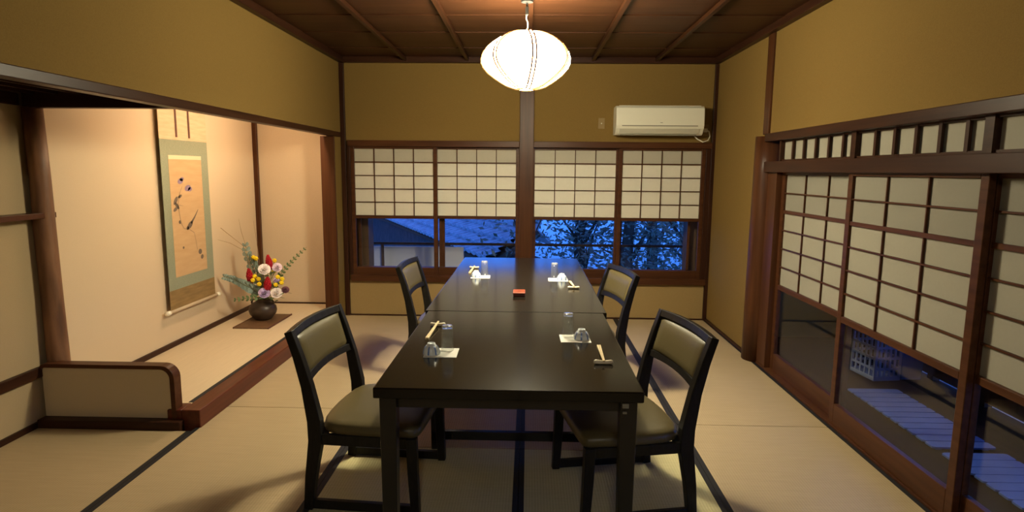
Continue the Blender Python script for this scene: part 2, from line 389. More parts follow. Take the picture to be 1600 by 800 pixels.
# low partition with rounded corners
def round_rect(x0, x1, z0, z1, rl, rr, n=7):
    p = [(x0, z0), (x1, z0)]
    p += [(x1-rr+rr*math.cos(a), z1-rr+rr*math.sin(a)) for a in [PI/2*i/n for i in range(n+1)]]
    p += [(x0+rl-rl*math.sin(a), z1-rl+rl*math.cos(a)) for a in [PI/2*i/n for i in range(n+1)]]
    return p
part = struct(MB().prism(round_rect(-2.728, -1.995, .045, .338, .03, .055), 'y', 3.25, 3.285).build('wall_partition', 'plaster_partition'), 'low plaster partition with rounded wooden edge', 'partition')
outer = round_rect(-2.733, -1.965, .045, .358, .035, .075); inner = round_rect(-2.728, -1.992, .045, .336, .03, .055)
mb = MB(); ro, ri = outer[1:], inner[1:]
rings = [[(*o, 0), (*i, 0)] for o, i in zip(ro, ri)]
mb.rings([[(o[0], 3.232, o[1]), (o[0], 3.30, o[1]), (i[0], 3.30, i[1]), (i[0], 3.232, i[1])] for o, i in zip(ro, ri)])
mb.build('edge_frame', 'brown_wood_x', part, bevel=.003)
bx(-2.735, -1.925, 3.19, 3.305, -.02, .047).build('base_board', 'dark_wood_x', part, bevel=.004)

# ------------------------------------------------------------------ far windows (paper above, glass below)
def back_window(n, x0, x1, label):
    w_ = struct(thing('window_%d' % n, label, 'window', ((x0+x1)/2, YB, 0)))
    m = MB()
    m.box(x0, x0+.038, YB-.012, YB+.02, .41, 1.672).box(x1-.038, x1, YB-.012, YB+.02, .41, 1.672)
    m.box(x0+.038, x1-.038, YB-.012, YB+.02, 1.652, 1.672).box(x0+.038, x1-.038, YB-.012, YB+.02, .975, 1.006)
    m.box(x0+.038, x1-.038, YB-.012, YB+.02, .41, .492)
    m.build('frame', 'brown_wood_x', w_, bevel=.003, world=True)
    m = MB(); a, b = x0+.038, x1-.038; zz = [1.652-(1.652-1.006)*i/5 for i in range(6)]
    for i in (1, 2, 3, 4):
        t = .006 if i != 1 else .010
        m.box(a, b, YB-.006, YB+.006, zz[i]-t/2-.001, zz[i]+t/2+.001)
    for i in (1, 2, 3): m.box(a+(b-a)*i/4-.004, a+(b-a)*i/4+.004, YB-.005, YB+.006, 1.006, 1.652)
    m.build('lattice', 'brown_wood_x', w_, world=True)
    bx(a, b, YB+.008, YB+.010, zz[1], 1.652).build('upper_paper', 'paper_upper', w_, world=True)
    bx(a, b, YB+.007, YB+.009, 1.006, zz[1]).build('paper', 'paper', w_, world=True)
    bx(a, b, YB+.010, YB+.014, .492, .975).build('glass_pane', 'glass', w_, world=True)
back_window(1, -1.735, -.889, 'shoji window at the far left, first of four from the left')
back_window(2, -.930, -.087, 'shoji window left of the middle post')
back_window(3, .020, .880, 'shoji window right of the middle post')
back_window(4, .862, 1.690, 'shoji window at the far right below the air conditioner')
# the second leaf of each pair runs in a groove behind
for wn in ('window_2', 'window_3'):
    bpy.data.objects[wn].location.y += .034
trim(bx(-1.755, CX0, YB-.035, YB+.08, 1.672, 1.731).box(CX1, 1.742, YB-.035, YB+.08, 1.672, 1.731), 'brown_wood_x', 'dark lintel over the far windows')
trim(bx(-1.755, CX0, YB-.035, YB+.1, .352, .412).box(CX1, 1.742, YB-.035, YB+.1, .352, .412), 'brown_wood_x', 'dark sill under the far windows')
trim(bx(-1.765, -1.735, YB-.02, YB+.1, .41, 1.69), 'dark_wood_z', 'left jamb of the far windows')
trim(bx(1.690, 1.745, YB-.02, YB+.1, .41, 1.69), 'dark_wood_z', 'right jamb of the far windows')
# outer sashes behind the lower glass
mb = MB()
for x0, x1 in ((-1.70, -.86), (-.86, -.09), (.045, .90), (.90, 1.60)):
    mb.box(x0, x0+.028, YB+.085, YB+.11, .42, 1.66).box(x1-.028, x1, YB+.085, YB+.11, .42, 1.66)
    mb.box(x0, x1, YB+.085, YB+.11, .42, .485)
trim(mb, 'brown_wood_z', 'outer window sashes', .003)

# ------------------------------------------------------------------ right hand paper doors
def shoji_door(n, y0, y1, dx, label):
    x0 = XR+.005+dx
    d = struct(thing('door_%d' % n, label, 'door', (x0, (y0+y1)/2, 0)))
    m = MB(); t = .03; sw = .046
    for ya, yb in ((y0, y0+sw), (y1-sw, y1)): m.box(x0, x0+t, ya, yb, .012, 1.475)
    for za, zb in ((1.437, 1.475), (.615, .650), (.012, .135)): m.box(x0, x0+t, y0+sw, y1-sw, za, zb)
    m.build('frame', 'brown_wood_y', d, bevel=.003, world=True)
    m = MB(); a, b = y0+sw, y1-sw
    zs = [1.437, 1.31, 1.178, 1.046, .914, .782, .650]
    for i in range(1, 6):
        h = .004 if i != 2 else .011
        m.box(x0+.004, x0+.016, a, b, zs[i]-h, zs[i]+h)
    for i in (1, 2): m.box(x0+.005, x0+.016, a+(b-a)*i/3-.004, a+(b-a)*i/3+.004, .650, 1.437)
    m.build('lattice', 'brown_wood_y', d, world=True)
    bx(x0+.0175, x0+.0195, a, b, 1.178, 1.437).build('upper_paper', 'paper_door_upper', d, world=True)
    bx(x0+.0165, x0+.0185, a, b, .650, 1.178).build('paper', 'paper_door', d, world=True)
    bx(x0+.013, x0+.017, a, b, .135, .615).build('glass_pane', 'glass', d, world=True)
names = ['farthest paper door on the right beside the log post', 'middle paper door on the right with a crate behind its glass',
         'nearest paper door on the right, cut off by the photo edge', 'paper door on the right outside the photo', 'last paper door on the right outside the photo']
edges = [(3.425, 4.455), (2.425, 3.475), (1.425, 2.475), (.425, 1.475), (-.6, .475)]
for i, (a, b) in enumerate(edges): shoji_door(i+1, a, b, .0 if i % 2 else .036, names[i])
mb = bx(XR-.032, XR+.10, YF, 4.63, 1.455, 1.462+.07)
trim(mb, 'dark_wood_y', 'dark head rail over the paper doors', .004)
trim(bx(XR-.035, XR+.02, YF, 4.635, 1.678, 1.735), 'dark_wood_y', 'dark picture rail above the transom', .004)
trim(bx(XR-.004, XR+.13, YF, 4.66, -.055, .012), 'brown_wood_y', 'wooden sill under the paper doors', .003)
trim(bx(XR+.0, XR+.07, 4.455, 4.62, .012, 1.46), 'brown_wood_z', 'door jamb beside the log post', .003)
# transom windows above the doors
def transom(n, y0, y1, label):
    x0 = XR+.012
    d = struct(thing('window_%d' % n, label, 'window', (x0, (y0+y1)/2, 1.53)))
    m = MB().box(x0-.012, x0+.03, y0, y0+.025, 1.53, 1.69).box(x0-.012, x0+.03, y1-.025, y1, 1.53, 1.69)
    m.box(x0, x0+.03, y0, y1, 1.53, 1.545).box(x0, x0+.03, y0, y1, 1.668, 1.69)
    m.build('frame', 'dark_wood_y', d, world=True)
    m = MB()
    k = 6
    for i in range(1, k):
        yy = y1-.025-(i)*(y1-y0-.05)/(k-.35)
        m.box(x0-.002, x0+.012, yy-.011, yy+.011, 1.54, 1.68)
    m.build('slats', 'dark_wood_z', d, world=True)
    bx(x0+.018, x0+.021, y0+.02, y1-.02, 1.54, 1.68).build('paper', 'paper_door', d, world=True)
tl = ['farthest slatted transom strip above the right doors', 'middle slatted transom strip above the right doors', 'nearest slatted transom strip above the right doors',
      'transom strip outside the photo', 'last transom strip outside the photo']
for i, (a, b) in enumerate([(3.445, 4.44), (2.45, 3.445), (1.45, 2.45), (.45, 1.45), (-.6, .45)]): transom(5+i, a, b, tl[i])
wall('wall_right_front', [(XR, XR+.1, YF, -.6, -.05, 1.72)], 'plaster', 'ochre plaster wall out of the photo')

# ------------------------------------------------------------------ tatami mats
def mat_(x0, x1, y0, y1, label, left=True, right=True, weave='tatami'):
    g = .0015; x0 += g; x1 -= g; y0 += g; y1 -= g; b = .024
    t = thing('tatami_mat', label, 'tatami mat', ((x0+x1)/2, (y0+y1)/2, -.055), group='tatami mats on the floor')
    bx(x0, x1, y0, y1, -.055, 0).build('weave', weave, t, bevel=.002, world=True)
    if left: bx(x0-.0005, x0+b, y0, y1, -.004, .0008).build('border', 'heri', t, world=True)
    if right: bx(x1-b, x1+.0005, y0, y1, -.004, .0008).build('border', 'heri', t, world=True)
XM = [-1.862, -.950, -.030, .877, 1.765]
mat_(-2.735, XM[0], 1.46, 3.19, 'tatami mat in the side recess in front of the low partition', left=False)
mat_(XM[0], XM[1], 3.552, 5.965, 'tatami mat along the alcove running to the window wall', left=True)
mat_(XM[0], XM[1], 1.735, 3.550, 'tatami mat under the left side of the near left chair, beside the recess')
mat_(XM[0], XM[1], -.085, 1.733, 'tatami mat at the bottom left edge of the photo')
mat_(XM[1], XM[2], 3.05, 5.965, 'tatami mat under the left half of the far table')
mat_(XM[1], XM[2], 1.20, 3.048, 'tatami mat under the left half of the near table', weave='tatami_green')
mat_(XM[1], XM[2], -.62, 1.198, 'tatami mat in front of the left table leg, outside the photo')
mat_(XM[2], XM[3], 4.77, 5.965, 'short tatami mat under the window right of the middle post')
mat_(XM[2], XM[3], 3.05, 4.768, 'tatami mat under the right half of the far table')
mat_(XM[2], XM[3], 1.20, 3.048, 'tatami mat under the right half of the near table', weave='tatami_green')
mat_(XM[2], XM[3], -.62, 1.198, 'tatami mat in front of the right table leg, outside the photo')
mat_(XM[3], XM[4], 3.41, 5.965, 'tatami mat along the right wall running to the window wall')
mat_(XM[3], XM[4], 1.55, 3.408, 'tatami mat along the middle paper door on the right')
mat_(XM[3], XM[4], -.30, 1.548, 'tatami mat beside the nearest paper door, bottom right')

# ------------------------------------------------------------------ tables
def table(x0, x1, y0, y1, label):
    t = thing('dining_table', label, 'table', ((x0+x1)/2, (y0+y1)/2, 0), group='black tables set end to end')
    zt = .726
    bx(x0, x1, y0, y1, zt-.038, zt).build('tabletop', 'table_top', t, bevel=.005, seg=3, world=True)
    m = MB(); i = .03
    m.box(x0+i+.02, x1-i-.02, y0+i+.015, y0+i+.035, zt-.085, zt-.037).box(x0+i+.02, x1-i-.02, y1-i-.035, y1-i-.015, zt-.085, zt-.037)
    m.box(x0+i+.012, x0+i+.032, y0+i+.02, y1-i-.02, zt-.085, zt-.037).box(x1-i-.032, x1-i-.012, y0+i+.02, y1-i-.02, zt-.085, zt-.037)
    m.build('apron', 'black_lacquer', t, bevel=.002, world=True)
    s = .058
    for lx in (x0+.016, x1-.016-s-.002):
        for ly in (y0+.02, y1-.02-s):
            L = MB().rings([[(lx+a, ly+a, z), (lx+s-a, ly+a, z), (lx+s-a, ly+s-a, z), (lx+a, ly+s-a, z)] for z, a in ((0, .006), (zt-.038, 0))])
            leg = L.build('leg', 'black_lacquer', t, bevel=.003, world=True)
            if lx > x0+.3 and ly < y0+.3 and y0 < 2.5:
                B = bx(lx+.006, lx+.028, ly-.006, ly+.001, zt-.062, zt-.046).box(lx+.008, lx+.022, ly-.006, ly+.001, zt-.082, zt-.074)
                B.build('hinge_bracket', 'ac_dark', leg, bevel=.001)
                leg.children[0].parent = leg
                for v in leg.children[0].data.vertices: v.co -= Vector(t.location)
    # foot rail between the pair of legs at the middle seam only (near table's far end, far table's window end)
    bx(x0+.03, x1-.03, y1-.02-s+.014, y1-.02-.014, .050, .096).build('foot_rail', 'black_lacquer', t, bevel=.003, world=True)
    return t
table(-.515, .393, 1.955, 3.098, 'near black lacquered dining table holding the two nearer place settings')
table(-.530, .412, 3.100, 5.090, 'far black lacquered dining table reaching the window, with the red box on it')

# ------------------------------------------------------------------ chairs (facing local +x)
def make_chair(label):
    t = thing('dining_chair', label, 'chair', (0, 0, 0), 0, 'black framed chairs at the tables')
    hw = .254
    # seat cushion: flat front, rounded back
    half = [(.252, 0), (.250, .20), (.243, .245), (.225, .262), (.10, .268), (-.02, .268), (-.10, .262), (-.145, .247), (-.172, .222), (-.190, .17), (-.199, .09), (-.202, 0)]
    pts = half[:-1] + [half[-1]] + [(x, -y) for x, y in half[-2:0:-1]]
    rings = []
    cxm = .04
    for z, k in ((.338, .95), (.346, .99), (.365, 1.0), (.380, .985), (.388, .94), (.393, .84), (.396, .5)):
        rings.append([(cxm+(x-cxm)*k, y*k, z) for x, y in pts])
    MB().rings(rings).build('seat', 'vinyl', t, smooth=True)
    # seat frame
    m = MB()
    for s in (-1, 1): m.box(-.19, .20, s*hw-.012, s*hw+.012, .295, .342)
    m.box(.175, .20, -hw, hw, .295, .342).box(-.21, -.185, -hw, hw, .295, .342)
    m.build('seat_frame', 'chair_wood', t, bevel=.003)
    for s in (-1, 1):
        m = MB().sweep([(.232, s*hw, 0), (.222, s*hw, .20), (.218, s*hw, .342)], [.016, .018, .019], [.018, .021, .022], (0, 1, 0))
        m.build('leg', 'chair_wood', t, bevel=.003)
        path = [(-.238, s*hw, 0), (-.222, s*hw, .15), (-.196, s*hw, .31), (-.198, s*hw, .40), (-.226, s*hw, .55), (-.262, s*hw, .68), (-.297, s*hw, .782)]
        m = MB().sweep(path, [.018, .020, .021, .021, .019, .018, .017], [.019, .023, .029, .029, .023, .019, .017], (0, 1, 0))
        m.build('back_leg', 'chair_wood', t, bevel=.003)
        bx(-.225, .225, s*hw-.012, s*hw+.012, .004, .044).build('floor_runner', 'chair_wood', t, bevel=.003)
    # backrest: curved top rail, arched lower rail, padded panel
    def xb(z): return -.226 + (z-.55)/(.80-.55)*(-.074)
    def bow(y): return -.022*(1-(y/hw)**2)
    n = 9; ys = [-hw+2*hw*i/(n-1) for i in range(n)]
    MB().sweep([(xb(.768)+bow(y), y, .766+.006*(1-(y/hw)**2)) for y in ys], .018, .016, (.29, 0, -1)).build('top_rail', 'chair_wood', t, bevel=.004)
    MB().sweep([(xb(.572)+bow(y), y, .572+.012*(1-(y/hw)**2)) for y in ys], .017, .013, (.29, 0, -1)).build('lower_rail', 'chair_wood', t, bevel=.003)
    yy = [-.238+.476*i/12 for i in range(13)]; zz = [.585+i*(.758-.585)/8 for i in range(9)]
    m = MB(); F = []; B = []
    for z in zz:
        u = (z-.6715)/.0865
        for y in yy:
            v = y/.238
            puff = .020*max(0, (1-abs(u)**5))**.5*max(0, (1-abs(v)**7))**.5
            F.append((xb(z)+bow(y)+.004+puff, y, z)); B.append((xb(z)+bow(y)-.004-puff*.5, y, z))
    vf = [m.bm.verts.new(p) for p in F]; vb = [m.bm.verts.new(p) for p in B]; W = len(yy); H = len(zz)
    for j in range(H-1):
        for i in range(W-1):
            a = j*W+i
            m.bm.faces.new((vf[a], vf[a+1], vf[a+W+1], vf[a+W])); m.bm.faces.new((vb[a], vb[a+W], vb[a+W+1], vb[a+1]))
    loop = [i for i in range(W)] + [j*W+W-1 for j in range(1, H)] + [(H-1)*W+i for i in range(W-2, -1, -1)] + [j*W for j in range(H-2, 0, -1)]
    for a, b in zip(loop, loop[1:]+loop[:1]): m.bm.faces.new((vf[a], vb[a], vb[b], vf[b]))
    m.build('backrest_pad', 'vinyl', t, smooth=True)
    return t
ch = make_chair('black framed olive vinyl chair, nearer of the two on the alcove side')
ch.location = (-.672, 2.68, 0); ch.rotation_euler = (0, 0, math.radians(-4.5))
copy_thing(ch, (-.590, 4.41, 0), math.radians(-3), 'black framed olive vinyl chair, farther of the two on the alcove side')
copy_thing(ch, (.425, 2.645, 0), PI+math.radians(11), 'black framed olive vinyl chair, nearer of the two on the paper door side')
copy_thing(ch, (.370, 4.13, 0), PI+math.radians(12), 'black framed olive vinyl chair, farther of the two on the paper door side')

# ------------------------------------------------------------------ place settings
ZT = .726
def tumbler(label):
    t = thing('drinking_glass', label, 'glass', (0, 0, 0), 0, 'upturned tumblers on the tables')
    prof = [(.0262, 0), (.0262, .004), (.0245, .05), (.0230, .094), (.0215, .099), (.0, .1002)]
    inn = [(.0, .088), (.0205, .088), (.0222, .05), (.0243, .0)]
    m = MB().lathe(prof+inn+[(.0262, 0)], n=28)
    bmesh.ops.remove_doubles(m.bm, verts=m.bm.verts, dist=1e-5)
    g = m.build('tumbler', 'drink_glass', t, smooth=True)
    MB().lathe([(.0, .0885), (.0200, .0885), (.0218, .0935), (.0212, .0992), (.0195, .1004), (.0, .1006)], n=28).build('thick_base', 'glass_base', t, smooth=True)
    return t
def teacup(label):
    t = thing('teacup', label, 'cup', (0, 0, 0), 0, 'upturned teacups on the tables')
    prof = [(.034, 0), (.0345, .002), (.033, .012), (.028, .026), (.0205, .035), (.0165, .037), (.0158, .044), (.0135, .0445), (.013, .040), (.0, .0395)]
    inn = [(.0, .033), (.018, .032), (.026, .024), (.0315, .010), (.0325, 0)]
    m = MB().lathe(prof+inn+[(.034, 0)], n=32)
    bmesh.ops.remove_doubles(m.bm, verts=m.bm.verts, dist=1e-5)
    cup = m.build('bowl', 'porcelain', t, smooth=True)
    m = MB()
    for k in range(7):
        a0 = 2*PI*k/7+.2
        rings = []
        for r, z in ((.0347, .003), (.0336, .012), (.0287, .026), (.0222, .0345)):
            rings.append([((r+.0004)*math.cos(a0+da), (r+.0004)*math.sin(a0+da), z) for da in (-.10, -.05, .05, .10)])
        m.rings(rings, closed=False)
    m.build('blue_stripes', 'porcelain_blue', cup, smooth=True, solid=.0003)
    return t
def sticks(label):
    t = thing('chopsticks', label, 'chopsticks', (0, 0, 0), 0, 'chopsticks on their rests')
    m = MB()
    for s in (-1, 1):
        m.rings([[(s*w_*.52-w_*.45, y, z), (s*w_*.52+w_*.45, y, z), (s*w_*.52+w_*.45, y, z+w_*1.1), (s*w_*.52-w_*.45, y, z+w_*1.1)] for y, z, w_ in ((0, .0165, .0042), (.12, .0085, .0062), (.25, .0005, .0082))])
    m.build('stick_pair', 'bamboo', t, bevel=.0008)
    return t
def rest(label):
    t = thing('chopstick_rest', label, 'chopstick rest', (0, 0, 0), 0, 'chopstick rests on the tables')
    m = MB().tube([(-.036, 0, .0105), (-.030, 0, .0095), (-.015, 0, .0078), (0, 0, .0072), (.015, 0, .0078), (.030, 0, .0095), (.036, 0, .0105)], [.0050, .0085, .0080, .0072, .0080, .0085, .0050], 12)
    m.build('rest', 'rest', t, smooth=True)
    return t
def napkin(label):
    t = bx(-.065, .065, -.062, .062, 0, .0016).build('paper_napkin', 'napkin')
    tag(t, label, 'napkin', 'white napkins on the tables'); return t
place = {
 'near left': ((-.340, 2.362, 1), (-.322, 2.405), (-.378, 2.345), (-.418, 2.785, 180-3, 0), 'near left corner of the tables'),
 'near right': ((.210, 2.602, 1), (.183, 2.650), (.238, 2.597), (.292, 2.252, -2, 0), 'near right corner of the tables'),
 'far left': ((-.322, 4.135, 2), (-.300, 4.195), (-.352, 4.118), (-.398, 4.500, 180-3, 0), 'far left corner by the window'),
 'far right': ((.205, 4.062, -1), (.184, 4.150), (.230, 4.045), (.288, 3.752, 2, 0), 'far right corner by the window'),
}
src = {}
def put(kind, maker, x, y, z, rz, label):
    if kind not in src:
        o = maker(label); o.location = (x, y, z); o.rotation_euler = (0, 0, rz); src[kind] = o; return o
    return copy_thing(src[kind], (x, y, z), rz, label)
for key, (nk, gl, cu, (rx, ry, deg, _), where) in place.items():
    put('n', napkin, nk[0], nk[1], ZT, math.radians(nk[2]), 'white paper napkin under the glass at the ' + where)
    put('g', tumbler, gl[0], gl[1], ZT+.0016, 0, 'clear upturned tumbler on the napkin at the ' + where)
    put('c', teacup, cu[0], cu[1], ZT+.0016, rx*9, 'small upturned blue and white teacup at the ' + where)
    put('r', rest, rx, ry, ZT, 0, 'pale curved chopstick rest at the ' + where)
    a = math.radians(deg); sgn = 1 if abs(deg) < 90 else -1
    # stick tip starts just past the rest and runs away from it
    ox, oy = rx+.018*math.sin(a), ry-.018*math.cos(a)
    put('s', sticks, ox, oy, ZT-.0004, a, 'pale wooden chopsticks propped on their rest at the ' + where)
# red box
t = thing('small_box', 'small flat red lacquer box in the middle of the far table', 'box', (-.048, 3.535, ZT))
bx(-.034, .034, -.052, .052, 0, .013).build('body', 'red_dark', t, bevel=.003)
bx(-.036, .036, -.054, .054, .0135, .024).build('lid', 'red_box', t, bevel=.004)
MB().lathe([(0, .0242), (.010, .0242), (.010, .0252), (0, .0252)], n=16).build('emblem', 'red_dark', t)

# ------------------------------------------------------------------ pendant lantern
LC = Vector((-.022, 3.80, 2.104))
t = thing('pendant_lantern', 'glowing round white paper lantern hanging over the tables', 'lamp', LC)
prof = [(r*1.086, z*1.086) for r, z in ((.040, -.152), (.062, -.149), (.105, -.135), (.140, -.115), (.170, -.095), (.208, -.066), (.235, -.036), (.246, -.012), (.247, .010), (.238, .040), (.216, .072), (.190, .094), (.164, .112), (.125, .132), (.093, .144), (.055, .150), (.030, .151))]
m = MB(); n = 56; nf = 7
rings = []
for r, z in prof:
    ring = []
    for i in range(n):
        a = 2*PI*i/n+math.radians(-80)
        ph = ((a-math.radians(-80)) % (2*PI/nf))/(2*PI/nf)
        k = 1-.030*math.sin(PI*ph)**2*.6
        ring.append((r*k*math.cos(a), r*k*math.sin(a), z))
    rings.append(ring)
m.rings(rings, caps=False).build('paper_shade', 'lamp_paper', t, smooth=True)
for i in range(nf):
    a = 2*PI*i/nf+math.radians(-80)
    for off in (-.011, .011):
        pts = []
        for r, z in prof:
            d = min(off, r*.9) if off > 0 else max(off, -r*.9)
            q = a+math.asin(max(-.95, min(.95, d/r))); pts.append(((r+.0035)*math.cos(q), (r+.0035)*math.sin(q), z))
        MB().tube(pts, .0058, 6).build('rib', 'lamp_rib', t)
MB().lathe([(.050, -.160), (.050, -.170), (.042, -.170), (.042, -.160)], n=24).build('bottom_ring', 'lamp_rib', t)
MB().lathe([(.040, .162), (.040, .168), (.012, .172), (.010, .180)], n=24).build('top_cap', 'lamp_rib', t)
MB().tube([(0, 0, .17), (.006, 0, .20), (.004, 0, .225), (-.004, 0, .245), (0, 0, .27)], .004, 8).build('lower_cord', 'cord_white', t)
MB().tube([(0, 0, .265), (0, 0, .31)], .010, 10).build('cord_switch', 'cord_black', t)
MB().tube([(0, 0, .30), (0, 0, HC-.045-LC.z)], .005, 8).build('cord', 'cord_black', t)
MB().lathe([(.0, HC-.075-LC.z), (.035, HC-.07-LC.z), (.04, HC-.045-LC.z), (.04, HC-.040-LC.z)], n=20, caps=True).build('ceiling_rose', 'cord_black', t)
dl_ = bpy.data.lights.new('lantern_bulb', 'AREA'); dl_.shape = 'DISK'; dl_.size = .075; dl_.energy = LAMP_DOWN; dl_.color = LAMP_COLOR
lo_ = bpy.data.objects.new('bulb_light', dl_); COL.objects.link(lo_); lo_.parent = t; lo_.location = (0, 0, -.172)
# a second, weaker fitting at the other end of the room, behind the viewer
t = thing('ceiling_light', 'small round ceiling light at the end of the room outside the photo', 'lamp', (-.02, -1.0, HC-.012))
MB().lathe([(0, -.035), (.11, -.035), (.15, -.02), (.15, 0), (0, 0)], n=28).build('base', 'white_metal', t)
MB().lathe([(.14, -.030), (.135, -.06), (.10, -.085), (0, -.095)], n=28).build('shade', 'rear_lamp', t, smooth=True)
# alcove tube light behind the lintel
t = thing('tube_light', 'strip light hidden behind the alcove lintel', 'lamp', (-1.945, 4.80, 1.90))
bx(-.015, .032, -.84, .84, .0, .03).build('housing', 'white_metal', t, bevel=.003)
MB().tube([(-.005, -.82, -.016), (-.005, .82, -.016)], .013, 12).build('tube', 'tube', t, smooth=True)

# ------------------------------------------------------------------ air conditioner
t = thing('air_conditioner', 'white wall mounted air conditioner above the far right window', 'air conditioner', (1.205, YB, 1.79))
hwid = .405
prof = [(0, .262), (-.10, .266), (-.165, .262), (-.190, .245), (-.198, .18), (-.200, .085), (-.190, .060), (-.15, .012), (-.12, 0), (0, .004)]
MB().prism(prof, 'x', -hwid, hwid).build('body', 'ac', t, bevel=.006)
bx(-hwid+.055, hwid-.06, -.203, -.196, .078, .086).build('groove', 'ac_dark', t)
MB().prism([(-.192, .056), (-.155, .016), (-.158, .012), (-.196, .054)], 'x', -hwid+.035, hwid-.045).build('louver', 'ac_grey', t)
bx(.0, .022, -.2025, -.199, .108, .113).build('emblem', 'logo', t)
bx(-hwid+.03, hwid-.03, -.17, -.05, .2635, .268).build('top_grille', 'ac_grey', t)
bx(-hwid+.05, hwid-.06, -.150, -.120, -.003, .004).build('air_outlet', 'ac_dark', t)
pts = [(hwid-.05, -.05, .0), (hwid-.02, -.06, -.03), (hwid+.03, -.06, -.055), (hwid+.08, -.05, -.04), (hwid+.102, -.03, .0), (hwid+.095, -.02, .045), (hwid+.072, -.02, .058)]
MB().tube(pts, .006, 8).build('power_cord', 'cord_white', t, smooth=True)
t = thing('power_outlet', 'small wall socket right of the air conditioner', 'socket', (1.672, YB, 1.845))
bx(-.035, .035, -.008, 0, -.055, .055).build('plate', 'plate', t, bevel=.002)
bx(-.018, .018, -.03, -.008, -.018, .018).build('plug', 'cord_white', t, bevel=.003)
t = thing('wall_plate', 'ochre cover plate on the wall left of the air conditioner', 'cover plate', (.688, YB, 1.905))
bx(-.03, .03, -.006, 0, -.05, .05).build('plate', 'plate', t, bevel=.002)
MB().lathe([(.006, 0), (.006, .003), (0, .003)], n=12).build('screw', 'ac_grey', t)
bpy.data.objects[t.children[1].name].rotation_euler = (PI/2, 0, 0); t.children[1].location = (0, -.006, .0)

# ------------------------------------------------------------------ hanging scroll
XS = XA+.035
t = thing('hanging_scroll', 'long hanging scroll with a bird and flower painting in the alcove', 'scroll', (XS, 4.735, .38))
def sc(name, y0, y1, z0, z1, mat, lift=0, th=.002):
    return bx(XS+lift, XS+lift+th, y0, y1, z0, z1).build(name, mat, t, world=True)
ya, yb = 4.405, 5.060
sc('top_silk', ya, yb, 1.660, 2.20, 'scroll_top')
sc('green_mount', ya, yb, .535, 1.660, 'scroll_green')
sc('bottom_silk', ya, yb, .375, .535, 'scroll_low')
pic = sc('painting', 4.50, 4.955, .625, 1.545, 'scroll_paper', .002, .001)
sc('pale_strip', 4.50, 4.955, 1.515, 1.545, 'scroll_strip', .003, .0008)
for y in (4.625, 4.80): sc('ribbon', y-.011, y+.011, 1.68, 2.20, 'ribbon', .004, .002)
MB().tube([(XS+.004, 4.36, .378), (XS+.004, 5.105, .378)], .013, 12).build('roller', 'scroll_rod', t, smooth=True, world=True)
for y0, y1 in ((4.345, 4.385), (5.08, 5.12)):
    MB().tube([(XS+.004, y0, .378), (XS+.004, y1, .378)], .017, 12).build('roller_knob', 'ivory', t, smooth=True, world=True)
MB().tube([(XS, ya, 2.20), (XS, yb, 2.20)], .010, 10).build('top_rod', 'scroll_rod', t, smooth=True, world=True)
MB().tube([(XS, 4.55, 2.205), (XS-.02, 4.735, 2.29), (XS, 4.92, 2.205)], .003, 6).build('hanging_cord', 'ribbon', t, world=True)
# painted strokes, thin leaves of pigment on the silk
xs = XS+.0034
def blob(m, y, z, ry, rz, a=0, n=12):
    m.face([(xs, y+ry*math.cos(2*PI*i/n)*math.cos(a)-rz*math.sin(2*PI*i/n)*math.sin(a), z+ry*math.cos(2*PI*i/n)*math.sin(a)+rz*math.sin(2*PI*i/n)*math.cos(a)) for i in range(n)])
def stroke(m, pts, w0, w1):
    L = []; R_ = []
    for i, (y, z) in enumerate(pts):
        j = min(i+1, len(pts)-1); k = max(i-1, 0)
        d = Vector((pts[j][0]-pts[k][0], pts[j][1]-pts[k][1])).normalized(); w_ = w0+(w1-w0)*i/(len(pts)-1)
        L.append((xs, y-d.y*w_, z+d.x*w_)); R_.append((xs, y+d.y*w_, z-d.x*w_))
    for i in range(len(pts)-1): m.quad(L[i], L[i+1], R_[i+1], R_[i])
m = MB()
for y, z, r in ((4.64, 1.35, .030), (4.66, 1.365, .022), (4.735, 1.295, .034), (4.765, 1.285, .024)): blob(m, y, z, r*1.3, r*.7, .2)
m.build('purple_blossoms', 'ink_purple', pic, solid=.0004)
bpy.context.view_layer.update()
m = MB()
stroke(m, [(4.62, 1.26), (4.585, 1.17), (4.60, 1.10), (4.615, 1.03), (4.65, .985), (4.72, .975), (4.79, .94), (4.81, .86), (4.82, .80)], .006, .003)
stroke(m, [(4.62, 1.26), (4.66, 1.31)], .004, .002); stroke(m, [(4.60, 1.17), (4.66, 1.16)], .004, .001)
m.build('branch', 'ink_soft', pic, solid=.0004)
m = MB()
for y, z, ry, rz, a in ((4.56, 1.205, .040, .018, .8), (4.575, 1.165, .036, .016, -.7), (4.55, 1.14, .03, .014, .4), (4.62, 1.235, .028, .012, .3), (4.86, .780, .026, .022, 0), (4.885, .735, .022, .018, .4), (4.60, 1.04, .018, .014, 0), (4.625, .84, .012, .010, 0)):
    blob(m, y, z, ry, rz, a)
blob(m, 4.735, 1.005, .045, .022, .55); blob(m, 4.70, .985, .018, .016)
stroke(m, [(4.755, 1.02), (4.81, 1.065), (4.865, 1.12)], .012, .003)
m.build('bird_and_leaves', 'ink', pic, solid=.0004)
for c in pic.children:
    for v in c.data.vertices: v.co -= Vector(t.location)

